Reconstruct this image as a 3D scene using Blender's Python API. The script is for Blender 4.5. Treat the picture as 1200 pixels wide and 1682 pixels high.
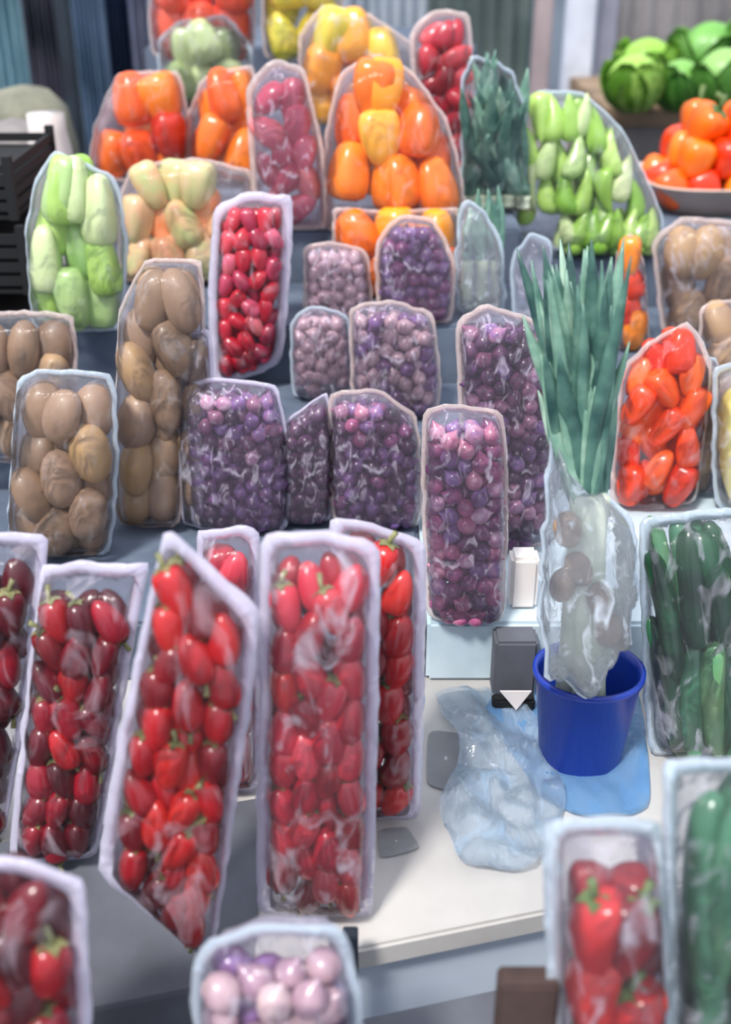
import bpy, bmesh, math, random
import numpy as np
from mathutils import Vector, Matrix, noise
for o in list(bpy.data.objects): bpy.data.objects.remove(o)
SC = bpy.context.scene; COL = SC.collection
R = random.Random(7)

# ------------------------------------------------------------------ camera, light, exposure
CAM_H, PITCH, FPX = 1.60, math.radians(28), 1900.0
cam = bpy.data.cameras.new('camera'); cam.lens = 36*FPX/1682; cam.sensor_width = 36; cam.sensor_fit = 'AUTO'
cam.clip_start = 0.02; cam.clip_end = 100
cam.dof.use_dof = True; cam.dof.focus_distance = 1.15; cam.dof.aperture_fstop = 3.6
co = bpy.data.objects.new('camera', cam); COL.objects.link(co)
co.location = (0, 0, CAM_H); co.rotation_euler = (math.pi/2-PITCH, 0, 0); SC.camera = co

w = bpy.data.worlds.new('sky'); SC.world = w; w.use_nodes = True
nt = w.node_tree; bg = nt.nodes['Background']
tc = nt.nodes.new('ShaderNodeTexCoord'); sp = nt.nodes.new('ShaderNodeSeparateXYZ'); rp = nt.nodes.new('ShaderNodeValToRGB')
nt.links.new(tc.outputs['Generated'], sp.inputs[0]); nt.links.new(sp.outputs['Z'], rp.inputs[0]); nt.links.new(rp.outputs[0], bg.inputs[0])
rp.color_ramp.elements[0].position = 0.0; rp.color_ramp.elements[0].color = (0.50, 0.56, 0.66, 1)
rp.color_ramp.elements[1].position = 0.7; rp.color_ramp.elements[1].color = (0.95, 1.0, 1.12, 1)
bg.inputs[1].default_value = 1.12
sun = bpy.data.lights.new('sun', 'SUN'); sun.energy = 3.4; sun.angle = math.radians(9); sun.color = (1.0, 0.955, 0.90)
so = bpy.data.objects.new('sun', sun); COL.objects.link(so)
so.rotation_euler = Vector((0.35, 0.55, -1.0)).to_track_quat('-Z', 'Y').to_euler(); so.location = (-2, -2, 5)
SC.view_settings.view_transform = 'Standard'; SC.view_settings.look = 'None'; SC.view_settings.gamma = 1
SC.view_settings.exposure = 0.30

# ------------------------------------------------------------------ helpers
def lin(c):
    return tuple(((v/255)/12.92 if v/255 <= .04045 else ((v/255+.055)/1.055)**2.4) for v in c) + (1,)
def ray(u, v):
    x = (u-600)/FPX; y = (841-v)/FPX
    c, s = math.cos(PITCH), math.sin(PITCH)
    return Vector((x, c + y*s, -s + y*c))
ORG = Vector((0, 0, CAM_H))
def at_z(u, v, z):
    d = ray(u, v); return ORG + d*((z-CAM_H)/d.z)
def at_Y(u, v, Y):
    d = ray(u, v); return ORG + d*(Y/d.y)
def tag(o, label=None, cat=None, group=None, kind=None):
    if label: o['label'] = label
    if cat: o['category'] = cat
    if group: o['group'] = group
    if kind: o['kind'] = kind
    return o
def link(name, me, mat=None, parent=None, smooth=True):
    if isinstance(me, bmesh.types.BMesh):
        m = bpy.data.meshes.new(name); me.to_mesh(m); me.free(); me = m
    if mat and not me.materials: me.materials.append(mat)
    if smooth:
        for p in me.polygons: p.use_smooth = True
    o = bpy.data.objects.new(name, me); COL.objects.link(o)
    if parent: o.parent = parent
    return o
def empty(name, loc=(0, 0, 0), rot=None):
    o = bpy.data.objects.new(name, None); COL.objects.link(o); o.location = loc
    o.empty_display_size = .02
    if rot: o.rotation_euler = rot
    return o
def box_bm(x0, x1, y0, y1, z0, z1, bev=0.0, bm=None, M=None):
    b2 = bmesh.new(); bmesh.ops.create_cube(b2, size=1)
    for v in b2.verts: v.co = Vector(((x0+x1)/2+v.co.x*(x1-x0), (y0+y1)/2+v.co.y*(y1-y0), (z0+z1)/2+v.co.z*(z1-z0)))
    if bev: bmesh.ops.bevel(b2, geom=list(b2.edges), offset=bev, segments=2, affect='EDGES')
    if M: bmesh.ops.transform(b2, matrix=M, verts=b2.verts)
    if bm is None: return b2
    t = bpy.data.meshes.new('t'); b2.to_mesh(t); b2.free(); bm.from_mesh(t); bpy.data.meshes.remove(t); return bm
def tube_bm(pts, rad, n=10, bm=None, cap=True):
    bm = bm or bmesh.new(); rings = []
    for i, p in enumerate(pts):
        p = Vector(p); a = Vector(pts[max(i-1, 0)]); b = Vector(pts[min(i+1, len(pts)-1)])
        t = (b-a).normalized(); s = t.cross(Vector((0.13, 1, 0.07))).normalized(); q = s.cross(t)
        r = rad[i] if isinstance(rad, (list, tuple)) else rad
        rings.append([bm.verts.new(p + (s*math.cos(k*2*math.pi/n)+q*math.sin(k*2*math.pi/n))*r) for k in range(n)])
    for i in range(len(rings)-1):
        for k in range(n): bm.faces.new((rings[i][k], rings[i][(k+1) % n], rings[i+1][(k+1) % n], rings[i+1][k]))
    if cap: bm.faces.new(rings[0][::-1]); bm.faces.new(rings[-1])
    return bm

# ------------------------------------------------------------------ materials
def newmat(name):
    m = bpy.data.materials.new(name); m.use_nodes = True
    return m, m.node_tree, m.node_tree.nodes['Principled BSDF'], m.node_tree.nodes['Material Output']
def produce_mat(name, cols, rough=.28, scale=30, var=.25, coat=.35, bump=0.0, sss=0.0):
    """colour differs from one fruit to the next and, gently, over one fruit"""
    m, t, b, out = newmat(name); N = t.nodes.new; L = t.links.new
    oi = N('ShaderNodeObjectInfo'); tc = N('ShaderNodeTexCoord'); nz = N('ShaderNodeTexNoise'); nz.inputs['Scale'].default_value = scale
    nz.inputs['Detail'].default_value = 3
    L(tc.outputs['Object'], nz.inputs['Vector'])
    ma = N('ShaderNodeMath'); ma.operation = 'MULTIPLY_ADD'; ma.inputs[1].default_value = var*2; L(nz.outputs[0], ma.inputs[0])
    mb = N('ShaderNodeMath'); mb.operation = 'MULTIPLY_ADD'; mb.inputs[1].default_value = 1-var*.6; mb.inputs[2].default_value = -var*.75
    L(oi.outputs['Random'], mb.inputs[0]); L(mb.outputs[0], ma.inputs[2])
    cr = N('ShaderNodeValToRGB'); L(ma.outputs[0], cr.inputs[0]); e = cr.color_ramp.elements
    while len(e) < len(cols): e.new(.5)
    for i, c in enumerate(cols): e[i].position = i/(len(cols)-1); e[i].color = lin(c)
    L(cr.outputs[0], b.inputs['Base Color']); b.inputs['Roughness'].default_value = rough
    b.inputs['Coat Weight'].default_value = coat; b.inputs['Coat Roughness'].default_value = .15
    if bump:
        bp = N('ShaderNodeBump'); bp.inputs['Strength'].default_value = bump; bp.inputs['Distance'].default_value = .004
        L(nz.outputs[0], bp.inputs['Height']); L(bp.outputs[0], b.inputs['Normal'])
    return m
def film_mat(name, haze=.10, tint=(235, 236, 245), gloss=.30, crinkle=.6, scale=28, patch=.25):
    """thin clear plastic: see-through, glossy, a little milky along its creases, highlights painted as white streaks"""
    m, t, b, out = newmat(name); N = t.nodes.new; L = t.links.new; t.nodes.remove(b)
    tc = N('ShaderNodeTexCoord'); mp = N('ShaderNodeMapping'); mp.inputs['Scale'].default_value = (1.5, .8, 1); L(tc.outputs['Object'], mp.inputs[0])
    nz = N('ShaderNodeTexNoise'); nz.inputs['Scale'].default_value = scale; nz.inputs['Detail'].default_value = 4; nz.inputs['Distortion'].default_value = 1.2
    L(mp.outputs[0], nz.inputs['Vector'])
    bp = N('ShaderNodeBump'); bp.inputs['Strength'].default_value = crinkle; bp.inputs['Distance'].default_value = .006; L(nz.outputs[0], bp.inputs['Height'])
    tr = N('ShaderNodeBsdfTransparent'); tr.inputs[0].default_value = (.97, .97, .98, 1)
    gl = N('ShaderNodeBsdfGlossy'); gl.inputs['Roughness'].default_value = .14; L(bp.outputs[0], gl.inputs['Normal'])
    lw = N('ShaderNodeLayerWeight'); lw.inputs['Blend'].default_value = gloss; L(bp.outputs[0], lw.inputs['Normal'])
    m1 = N('ShaderNodeMixShader'); L(lw.outputs['Fresnel'], m1.inputs[0]); L(tr.outputs[0], m1.inputs[1]); L(gl.outputs[0], m1.inputs[2])
    df = N('ShaderNodeBsdfDiffuse'); df.inputs[0].default_value = lin(tint); tl = N('ShaderNodeBsdfTranslucent'); tl.inputs[0].default_value = lin(tint)
    m2 = N('ShaderNodeMixShader'); m2.inputs[0].default_value = .4; L(df.outputs[0], m2.inputs[1]); L(tl.outputs[0], m2.inputs[2])
    mr = N('ShaderNodeMapRange'); mr.inputs['From Min'].default_value = .55; mr.inputs['From Max'].default_value = .72  # white streaks mixed in, painting highlights into the film
    mr.inputs['To Min'].default_value = haze; mr.inputs['To Max'].default_value = haze+patch; L(nz.outputs[0], mr.inputs[0])
    m3 = N('ShaderNodeMixShader'); L(mr.outputs[0], m3.inputs[0]); L(m1.outputs[0], m3.inputs[1]); L(m2.outputs[0], m3.inputs[2])
    L(m3.outputs[0], out.inputs[0]); return m
def solid(name, c, rough=.6, c2=None, scale=8, bump=0, metal=0, coord='Object', stretch=(1, 1, 1)):
    m, t, b, out = newmat(name); N = t.nodes.new; L = t.links.new
    tc = N('ShaderNodeTexCoord'); mp = N('ShaderNodeMapping'); mp.inputs['Scale'].default_value = stretch; L(tc.outputs[coord], mp.inputs[0])
    nz = N('ShaderNodeTexNoise'); nz.inputs['Scale'].default_value = scale; nz.inputs['Detail'].default_value = 5; L(mp.outputs[0], nz.inputs['Vector'])
    cr = N('ShaderNodeValToRGB'); cr.color_ramp.elements[0].position = .35; cr.color_ramp.elements[1].position = .65
    cr.color_ramp.elements[0].color = lin(c2 or tuple(v*.88 for v in c)); cr.color_ramp.elements[1].color = lin(c)
    L(nz.outputs[0], cr.inputs[0]); L(cr.outputs[0], b.inputs['Base Color']); b.inputs['Roughness'].default_value = rough; b.inputs['Metallic'].default_value = metal
    if bump:
        bp = N('ShaderNodeBump'); bp.inputs['Strength'].default_value = bump; bp.inputs['Distance'].default_value = .01
        L(nz.outputs[0], bp.inputs['Height']); L(bp.outputs[0], b.inputs['Normal'])
    return m
M = {}
M['red'] = produce_mat('red pepper skin', [(96, 4, 14), (150, 8, 20), (184, 18, 24), (206, 44, 32)])
M['maroon'] = produce_mat('dark red pepper skin', [(52, 2, 14), (88, 4, 20), (122, 8, 28), (176, 20, 42)])
M['crimson'] = produce_mat('crimson pepper skin', [(150, 10, 36), (190, 22, 48), (206, 44, 64), (226, 84, 96)])
M['pinkred'] = produce_mat('pinkish red pepper skin', [(140, 24, 52), (186, 50, 84), (214, 92, 120), (232, 130, 120)])
M['rose'] = produce_mat('rosy red pepper skin', [(136, 8, 28), (176, 20, 40), (196, 44, 58), (214, 84, 90)])
M['orange'] = produce_mat('orange pepper skin', [(232, 84, 12), (246, 112, 14), (250, 130, 22), (252, 150, 40)])
M['orangered'] = produce_mat('orange red pepper skin', [(206, 36, 6), (232, 60, 8), (242, 84, 18), (248, 116, 40)])
M['yelloworange'] = produce_mat('golden pepper skin', [(244, 140, 14), (250, 164, 34), (252, 190, 70)])
M['yellow'] = produce_mat('yellow pepper skin', [(232, 176, 36), (246, 204, 60), (206, 204, 60), (250, 214, 96)])
M['paleyellow'] = produce_mat('pale yellow pepper skin', [(222, 204, 110), (236, 220, 130), (240, 226, 150)])
M['tomato'] = produce_mat('tomato red skin', [(222, 60, 34), (236, 84, 56), (240, 100, 70)])
M['green'] = produce_mat('light green pepper skin', [(116, 168, 50), (146, 190, 78), (168, 206, 100), (196, 220, 130)])
M['palegreen'] = produce_mat('pale green pepper skin', [(140, 186, 100), (176, 206, 134), (198, 216, 156), (214, 222, 170)])
M['peach'] = produce_mat('peach and green pepper skin', [(244, 140, 80), (232, 190, 150), (190, 204, 140), (238, 168, 130), (200, 210, 150)])
M['sage'] = produce_mat('sage green skin', [(112, 130, 80), (150, 170, 110), (182, 200, 142), (196, 208, 150)])
M['darkgreen'] = produce_mat('dark green cucumber skin', [(8, 46, 26), (34, 92, 60), (72, 134, 98), (128, 168, 110)], scale=18, var=.4)
M['tuber'] = produce_mat('tan tuber skin', [(104, 82, 64), (140, 112, 88), (160, 132, 112), (182, 146, 96)], rough=.5, coat=.1, scale=45, bump=.2)
M['purple'] = produce_mat('purple shallot skin', [(40, 20, 50), (104, 56, 106), (134, 100, 160), (184, 126, 160), (222, 192, 212)], scale=90, var=.42)
M['plum'] = produce_mat('plum shallot skin', [(40, 20, 42), (84, 44, 82), (134, 78, 112), (184, 132, 160)], scale=90, var=.3)
M['pinkpurple'] = produce_mat('pink purple shallot skin', [(64, 22, 64), (128, 60, 112), (176, 90, 130), (214, 156, 176)], scale=90, var=.42)
M['paleshallot'] = produce_mat('pale mauve shallot skin', [(140, 106, 130), (184, 150, 160), (206, 180, 180), (150, 130, 160)], scale=90, var=.3)
M['stem'] = solid('green pepper stem', (98, 122, 60), .5, (70, 92, 44), 60)
M['calyx'] = solid('pale calyx', (150, 146, 96), .5, (86, 96, 62), 90)
M['film'] = film_mat('clear bag film', haze=.02, patch=.20, gloss=.16)
M['film_hazy'] = film_mat('hazy bag film', haze=.05, patch=.5, gloss=.20, tint=(226, 224, 240))
M['film_mist'] = film_mat('misty bag film', haze=.07, patch=.55, gloss=.24, tint=(236, 226, 246), scale=55)
M['film_front'] = film_mat('front bag film', haze=.015, patch=.38, gloss=.16, tint=(240, 226, 240), scale=22)
M['crinkle'] = film_mat('crinkled white film', haze=.20, patch=.7, gloss=.4, tint=(222, 232, 244), crinkle=1, scale=40)
M['back'] = film_mat('milky back film', haze=.40, patch=.3, gloss=.2, tint=(222, 224, 240))
M['seam'] = film_mat('milky sealed edge', haze=.66, patch=.3, gloss=.35, tint=(232, 228, 246), scale=40)
M['seam_cool'] = film_mat('cool sealed edge', haze=.56, patch=.4, gloss=.35, tint=(214, 228, 240), scale=40)
M['seam_warm'] = film_mat('faint sealed edge', haze=.46, patch=.4, gloss=.3, tint=(240, 222, 218), scale=40)
M['leek'] = produce_mat('blue green leek leaf', [(34, 70, 68), (76, 116, 104), (118, 158, 138), (178, 204, 184)], rough=.42, coat=.1, scale=34, var=.6, bump=.4)
M['leekwhite'] = solid('pale leek shaft', (214, 220, 202), .45, (180, 196, 160), 20)
M['root'] = solid('brown leek roots', (130, 104, 78), .9, (70, 54, 44), 60)
M['foam'] = solid('pale foam riser', (196, 212, 220), .75, (176, 196, 206), 14, .2)
M['slate'] = solid('slate blue riser', (98, 110, 128), .8, (72, 84, 102), 14, .2)
M['table'] = solid('worn white table top', (192, 190, 186), .5, (172, 170, 168), 9)
M['skirt'] = solid('grey blue table skirt', (186, 196, 208), .8, (170, 182, 196), 5, .2)
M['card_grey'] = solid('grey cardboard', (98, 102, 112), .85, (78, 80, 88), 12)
M['card_brown'] = solid('brown cardboard', (84, 66, 60), .85, (50, 36, 34), 12)
M['dark'] = solid('dark painted metal', (34, 46, 58), .5, (22, 30, 40), 6)
M['black'] = solid('black plastic', (10, 11, 15), .75, (6, 7, 10), 6)
M['blue'] = solid('royal blue plastic', (26, 62, 168), .32, (20, 50, 150), 4)
M['bluefilm'] = film_mat('pale blue plastic sheet', haze=.62, patch=.3, gloss=.35, tint=(140, 190, 232), crinkle=1, scale=16)
M['clearsheet'] = film_mat('pale crumpled sheet', haze=.30, patch=.45, gloss=.4, tint=(196, 220, 240), crinkle=1, scale=20)
M['white'] = solid('white card', (236, 230, 226), .6, (226, 216, 210), 8)
M['paper'] = solid('grey paper scrap', (184, 186, 188), .8, (166, 168, 172), 10)

# ------------------------------------------------------------------ produce meshes (axis +Z is the stem end)
def lathe_lobed(name, prof, lobes=0, amp=0, seed=0, bend=0, n=14, wob=.04, lopeak=.6):
    bm = bmesh.new(); rr = random.Random(seed); rings = []; ph = rr.random()*6
    for (r, z) in prof:
        ring = []
        for k in range(n):
            a = k*2*math.pi/n; q = r*(1+amp*math.cos(lobes*a+ph)*(1 if z > -.9 else .5))
            q *= 1+wob*noise.noise(Vector((math.cos(a)*1.5+seed, math.sin(a)*1.5, z*1.2)))*3
            ring.append(bm.verts.new((q*math.cos(a)+bend*z*z, q*math.sin(a), z)))
        rings.append(ring)
    for i in range(len(rings)-1):
        for k in range(n): bm.faces.new((rings[i][k], rings[i][(k+1) % n], rings[i+1][(k+1) % n], rings[i+1][k]))
    bm.faces.new(rings[0][::-1]); bm.faces.new(rings[-1]); bmesh.ops.recalc_face_normals(bm, faces=bm.faces)
    me = bpy.data.meshes.new(name); bm.to_mesh(me); bm.free()
    for p in me.polygons: p.use_smooth = True
    return me
PROF = {   # half length 1, radius 1 = half width
 'pepper':  [(.06, -1), (.30, -.93), (.58, -.74), (.82, -.42), (.97, 0), (1, .32), (.93, .62), (.74, .84), (.40, .96), (.16, .93), (.05, .90)],
 'bell':    [(.10, -1), (.36, -.96), (.60, -.82), (.80, -.50), (.94, -.10), (1, .30), (.98, .60), (.84, .84), (.52, .97), (.22, .90), (.06, .84)],
 'long':    [(.04, -1), (.20, -.90), (.42, -.66), (.66, -.30), (.86, .10), (1, .45), (.98, .70), (.80, .88), (.45, .98), (.18, .95), (.05, .92)],
 'cucumber':[(.10, -1), (.60, -.95), (.88, -.82), (1, -.5), (.97, 0), (1, .4), (.92, .72), (.70, .88), (.40, .96), (.12, 1)],
 'tuber':   [(.10, -1), (.46, -.92), (.76, -.72), (.95, -.35), (1, .05), (.94, .40), (.74, .72), (.44, .92), (.12, 1)],
 'shallot': [(.08, -1.02), (.40, -.90), (.80, -.60), (1, -.15), (.92, .28), (.58, .62), (.24, .88), (.10, 1.15)],
}
LOB = {'pepper': (3, .05), 'bell': (4, .13), 'long': (3, .07), 'cucumber': (8, .03), 'tuber': (0, 0), 'shallot': (0, 0)}
_cache = {}
def body_mesh(shape, a, b, mat, var, n):
    key = (shape, round(a, 4), round(b, 4), mat, var)
    if key not in _cache:
        l, am = LOB[shape]; rr = random.Random(hash(shape) % 97 + var)
        me = lathe_lobed(shape, [(r*a, z*b) for r, z in PROF[shape]], l, am, seed=var+1, bend=0, n=n, wob=.05 if shape != 'tuber' else .09)
        bend = {'long': 5, 'cucumber': 1.2, 'pepper': 2}.get(shape, 0)*(var-1)
        for v in me.vertices: v.co.x += bend*v.co.z**2
        me.materials.append(M[mat]); _cache[key] = me
    return _cache[key]
def stem_mesh(a, b, mat, var):
    key = ('stem', round(a, 4), round(b, 4), mat, var)
    if key not in _cache:
        bm = bmesh.new(); z = b*.88
        # five-pointed calyx cap and a bent stalk
        c = bm.verts.new((0, 0, z+a*.22)); rim = []
        for k in range(10):
            r = a*(.80 if k % 2 == 0 else .48); an = k*math.pi/5
            rim.append(bm.verts.new((r*math.cos(an), r*math.sin(an), z+a*(.02 if k % 2 == 0 else .17))))
        for k in range(10): bm.faces.new((c, rim[k], rim[(k+1) % 10]))
        bm = tube_bm([(0, 0, z+a*.1), (a*.05, 0, z+a*.45), (a*(.15+.12*var), a*.05, z+a*.95)], [a*.20, a*.15, a*.19], 7, bm)
        me = bpy.data.meshes.new('stem'); bm.to_mesh(me); bm.free(); me.materials.append(M[mat])
        for p in me.polygons: p.use_smooth = True
        _cache[key] = me
    return _cache[key]

KIND = {  # shape, object name, category, stem material, ring verts
 'pepper': ('pepper', 'pepper'), 'bell': ('bell_pepper', 'pepper'), 'long': ('long_pepper', 'pepper'),
 'cucumber': ('cucumber', 'cucumber'), 'tuber': ('tuber', 'tuber'), 'shallot': ('shallot', 'shallot')}
REST = {}     # deeper layers of kinds that run past 300: one object each
TEMPL = {}
COUNT = {}
ORD = ['first', 'second', 'third', 'fourth', 'fifth', 'sixth', 'seventh', 'eighth', 'ninth', 'tenth', 'eleventh', 'twelfth', 'thirteenth', 'fourteenth', 'fifteenth', 'sixteenth', 'seventeenth', 'eighteenth', 'nineteenth', 'twentieth']
PENDING = []
def put_item(shape, a, b, mat, matrix, label, group, cat_name, stem, now=False):
    if shape == 'shallot' and not now:
        PENDING.append((-a/(matrix.translation-ORG).length, len(PENDING), (shape, a, b, mat, matrix, label, group, cat_name, stem))); return
    var = R.randrange(3); key = (shape, round(a, 4), round(b, 4), mat, var, stem)
    n = 10 if shape == 'shallot' else 14
    if key not in TEMPL:
        o = bpy.data.objects.new(cat_name, body_mesh(shape, a, b, mat, var, n))
        s = bpy.data.objects.new('stem', stem_mesh(a, b, stem, var)) if stem else None
        TEMPL[key] = (o, s)
    t, s = TEMPL[key]
    o = t.copy(); o.name = cat_name; COL.objects.link(o); o.matrix_world = matrix
    if s:
        c = s.copy(); c.parent = o; COL.objects.link(c); c['label'] = 'green stalk and calyx'
    tag(o, label, KIND[shape][1], group); COUNT[cat_name] = COUNT.get(cat_name, 0)+1
    return o

# ------------------------------------------------------------------ bags
def chaikin(p, k=2, q=.12):
    for _ in range(k):
        out = []
        for i in range(len(p)):
            a, b = p[i], p[(i+1) % len(p)]; out += [a.lerp(b, q), a.lerp(b, 1-q)]
        p = out; q = .25
    return p
def resample(p, n):
    L = [0]
    for i in range(len(p)): L.append(L[-1]+(p[(i+1) % len(p)]-p[i]).length)
    out = []; j = 0
    for k in range(n):
        d = L[-1]*k/n
        while L[j+1] < d: j += 1
        out.append(p[j].lerp(p[(j+1) % len(p)], (d-L[j])/(L[j+1]-L[j]+1e-9)))
    return out
def radial(outline, c, q):
    """how far q lies from the centre, 1 = on the outline"""
    d = q-c
    if d.length < 1e-6: return 0
    for i in range(len(outline)):
        a = outline[i]-c; b = outline[(i+1) % len(outline)]-c; e = b-a
        den = d.x*e.y-d.y*e.x
        if abs(den) < 1e-12: continue
        t = (a.x*e.y-a.y*e.x)/den; s = (a.x*d.y-a.y*d.x)/den
        if t > 0 and -1e-6 <= s <= 1+1e-6: return 1/t
    return 9
def plane_frame(u, v, zb, lean, yaw=0):
    B = at_z(u, v, zb); c, s = math.cos(lean), math.sin(lean)
    m3 = Matrix(((1, 0, 0), (0, s, -c), (0, c, s)))          # columns: across, up, outwards
    m = Matrix.Rotation(yaw, 3, 'Z') @ m3
    return B, m
def to_plane(px, B, m):
    n = m.col[2]; out = []
    for u, v in px:
        d = ray(u, v); t = (B-ORG).dot(n)/d.dot(n); q = m.transposed() @ (ORG+d*t-B); out.append(Vector((q.x, q.y)))
    return out
def bag(px, zb, label, fill=None, lean=8, T=.05, seam=.008, film='film', seam_m='seam', back='back', yaw=0, top=0.06, seed=0,
        item_label=None, group=None, item_name=None, wave=.0015, bagname='produce_bag', cat='bag', dz=0.0, crisp=False):
    rr = random.Random(seed+11)
    if fill and not crisp:        # bags stand shoulder to shoulder
        cu_ = (min(p[0] for p in px)+max(p[0] for p in px))/2; vb = max(p[1] for p in px)
        px = [(cu_+(p[0]-cu_)*1.045, vb+(p[1]-vb)*1.04) for p in px]
    low = max(px, key=lambda p: p[1]); B, m = plane_frame(low[0], low[1], zb, math.radians(lean), math.radians(yaw))
    B = B+Vector((0, 0, .002+dz)); P = to_plane(px, B, m)
    lo = min(p.y for p in P); B = B - m.col[1]*0
    root = empty(bagname, B, m.to_euler()); tag(root, label, cat)
    out = resample(chaikin(P, 2, .045 if crisp else .09), 96 if crisp else 72); NV = len(out); c = sum(out, Vector((0, 0)))/len(out)
    w = max(p.x for p in out)-min(p.x for p in out); h = max(p.y for p in out)-min(p.y for p in out)
    out = [p+(p-c).normalized()*wave*2*noise.noise(Vector((p.x*60, p.y*60, seed))) for p in out]
    sx, sy = 1-2*seam/w, 1-2*seam/h
    inn = [Vector((c.x+(p.x-c.x)*sx, c.y+(p.y-c.y)*sy)) for p in out]
    prof = lambda s: T/2*max(0, 1-s**13)**.5
    S = [1, .996, .985, .97, .95, .92, .88, .78, .64, .48, .30, .14]
    def side(sign):
        bm = bmesh.new(); rings = []
        for s in S:
            ring = []
            for p in inn:
                q = c+(p-c)*s; z = prof(s)*1.05+.0014*(1-s**8)
                z += (.0022*noise.noise(Vector((q.x*38+seed, q.y*22, sign*5)))+.0012*noise.noise(Vector((q.x*95, q.y*60, seed))))*(1-s**6)
                ring.append(bm.verts.new((q.x, q.y, z*sign)))
            rings.append(ring)
        for i in range(len(rings)-1):
            for k in range(NV):
                f = (rings[i][k], rings[i][(k+1) % NV], rings[i+1][(k+1) % NV], rings[i+1][k]); bm.faces.new(f if sign > 0 else f[::-1])
        f = rings[-1]; bm.faces.new(f if sign > 0 else f[::-1]); bmesh.ops.recalc_face_normals(bm, faces=bm.faces)
        return bm
    link('front_film', side(1), M[film], root); link('back_film', side(-1), M[back], root)
    bm = bmesh.new(); ra = []; n = NV
    for off in (.0009, -.0009):
        for poly in (inn, out):
            ra.append([bm.verts.new((p.x, p.y, off+.0028*noise.noise(Vector((p.x*45, p.y*45, seed+3))))) for p in poly])
    for k in range(n):
        j = (k+1) % n
        bm.faces.new((ra[0][k], ra[1][k], ra[1][j], ra[0][j])); bm.faces.new((ra[2][k], ra[2][j], ra[3][j], ra[3][k]))
        bm.faces.new((ra[1][k], ra[3][k], ra[3][j], ra[1][j])); bm.faces.new((ra[0][k], ra[0][j], ra[2][j], ra[2][k]))
    link('sealed_edge', bm, M[seam_m], root)
    if not fill: return root, B, m, c, w, h
    shape, a, b, mat = fill['shape'], fill['a'], fill['b'], fill['mat']
    jit = fill.get('jit', 18); tilt0 = fill.get('tilt', 0); up = fill.get('up', .5); stems = fill.get('stem', 'stem')
    px_, py_ = a*fill.get('sx', 2.0), b*fill.get('sy', 1.72)
    ymax = max(p.y for p in inn)-h*top
    M4 = Matrix.Translation(B) @ m.to_4x4()
    def span(y):
        xs = []
        for i in range(len(inn)):
            p, q = inn[i], inn[(i+1) % len(inn)]
            if (p.y-y)*(q.y-y) < 0: xs.append(p.x+(q.x-p.x)*(y-p.y)/(q.y-p.y))
        return (min(xs), max(xs)) if len(xs) > 1 else None
    ymin = min(p.y for p in inn)
    # settle the fruit: ellipsoids pushed apart inside the bag
    ylo, yhi = ymin, ymax; G = 60; tab = []
    for g in range(G+1):
        y = ylo+(yhi-ylo)*(.004+.992*g/G); q = span(y) or (c.x, c.x); tab.append(q)
    tl_ = np.array([t[0] for t in tab]); tr_ = np.array([t[1] for t in tab])
    area = float(np.sum(tr_-tl_))*(yhi-ylo)/(G+1)
    zt = max(0., T/2-a*1.02); nl = 1+zt*2/(1.75*a)
    N = max(2, int(fill.get('den', .93)*nl*area/(3.46*a*b*.80))); rs = np.random.RandomState(seed*13+5)
    yb = b*.92 if b < (yhi-ylo)*.3 else b*.85
    y0_, y1_ = (ylo+yb, yhi-yb) if ylo+yb < yhi-yb else ((ylo+yhi)/2-.001, (ylo+yhi)/2+.001)
    Y = rs.uniform(y0_, y1_, N); X_ = np.zeros(N); Zc = rs.uniform(-zt, zt, N)
    def lims(Y):
        L = np.full(len(Y), -9.); Rr = np.full(len(Y), 9.)
        for dy in (-.55, -.25, 0, .25, .55):
            f = np.clip((Y+dy*b-ylo)/(yhi-ylo)*G, 0, G); L = np.maximum(L, np.interp(f, np.arange(G+1), tl_)); Rr = np.minimum(Rr, np.interp(f, np.arange(G+1), tr_))
        return L, Rr
    L, Rr = lims(Y); X_ = L+(Rr-L)*rs.uniform(.1, .9, N)
    aa, bb = a, b*.93
    for it in range(220):
        P3 = np.stack([X_/aa, Y/bb, Zc/aa], 1); D = P3[:, None]-P3[None]; d = np.sqrt((D**2).sum(2))+1e-6; np.fill_diagonal(d, 9)
        ov = np.clip(1.86-d, 0, None); F = (D/d[..., None]*ov[..., None]).sum(1)*.32
        X_ = X_+F[:, 0]*aa; Y = Y+F[:, 1]*bb; Zc = Zc+F[:, 2]*aa
        if it < 160: Y -= b*.006
        Y = np.clip(Y, y0_, y1_); L, Rr = lims(Y); mid = (L+Rr)/2; hw_ = np.maximum((Rr-L)/2-a*.93, 0.0); X_ = np.clip(X_, mid-hw_, mid+hw_)
        edge = np.minimum(X_-L, Rr-X_)/max(w/2, 1e-4); zl = zt*np.clip((edge*2.2)**.5, .2, 1); Zc = np.clip(Zc, -zl, zl)
    ok = [k for k in range(N) if N < 6 or all(radial(inn, c, Vector((X_[k]+dx*a, Y[k]+dy*b))) < 1.0 for dx, dy in ((.72, 0), (-.72, 0), (0, -.72), (0, .72), (.5, -.5), (-.5, -.5)))]
    front = [k for k in ok if Zc[k] > -.25*zt or zt < .35*a]
    bands = {}
    for k in front: bands.setdefault(int((y1_-Y[k])/(1.75*b)), []).append(k)
    name = {}
    keys = sorted(bands)
    for ri, kb in enumerate(keys):
        ks = sorted(bands[kb], key=lambda k: X_[k])
        for i, k in enumerate(ks):
            name[k] = ', %s%s' % ('top row' if ri == 0 else ('bottom row' if ri == len(keys)-1 else ORD[min(ri, 19)]+' row down'), '' if len(ks) == 1 else (', leftmost' if i == 0 else (', rightmost' if i == len(ks)-1 else ', %s from left' % ORD[i])))
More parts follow.
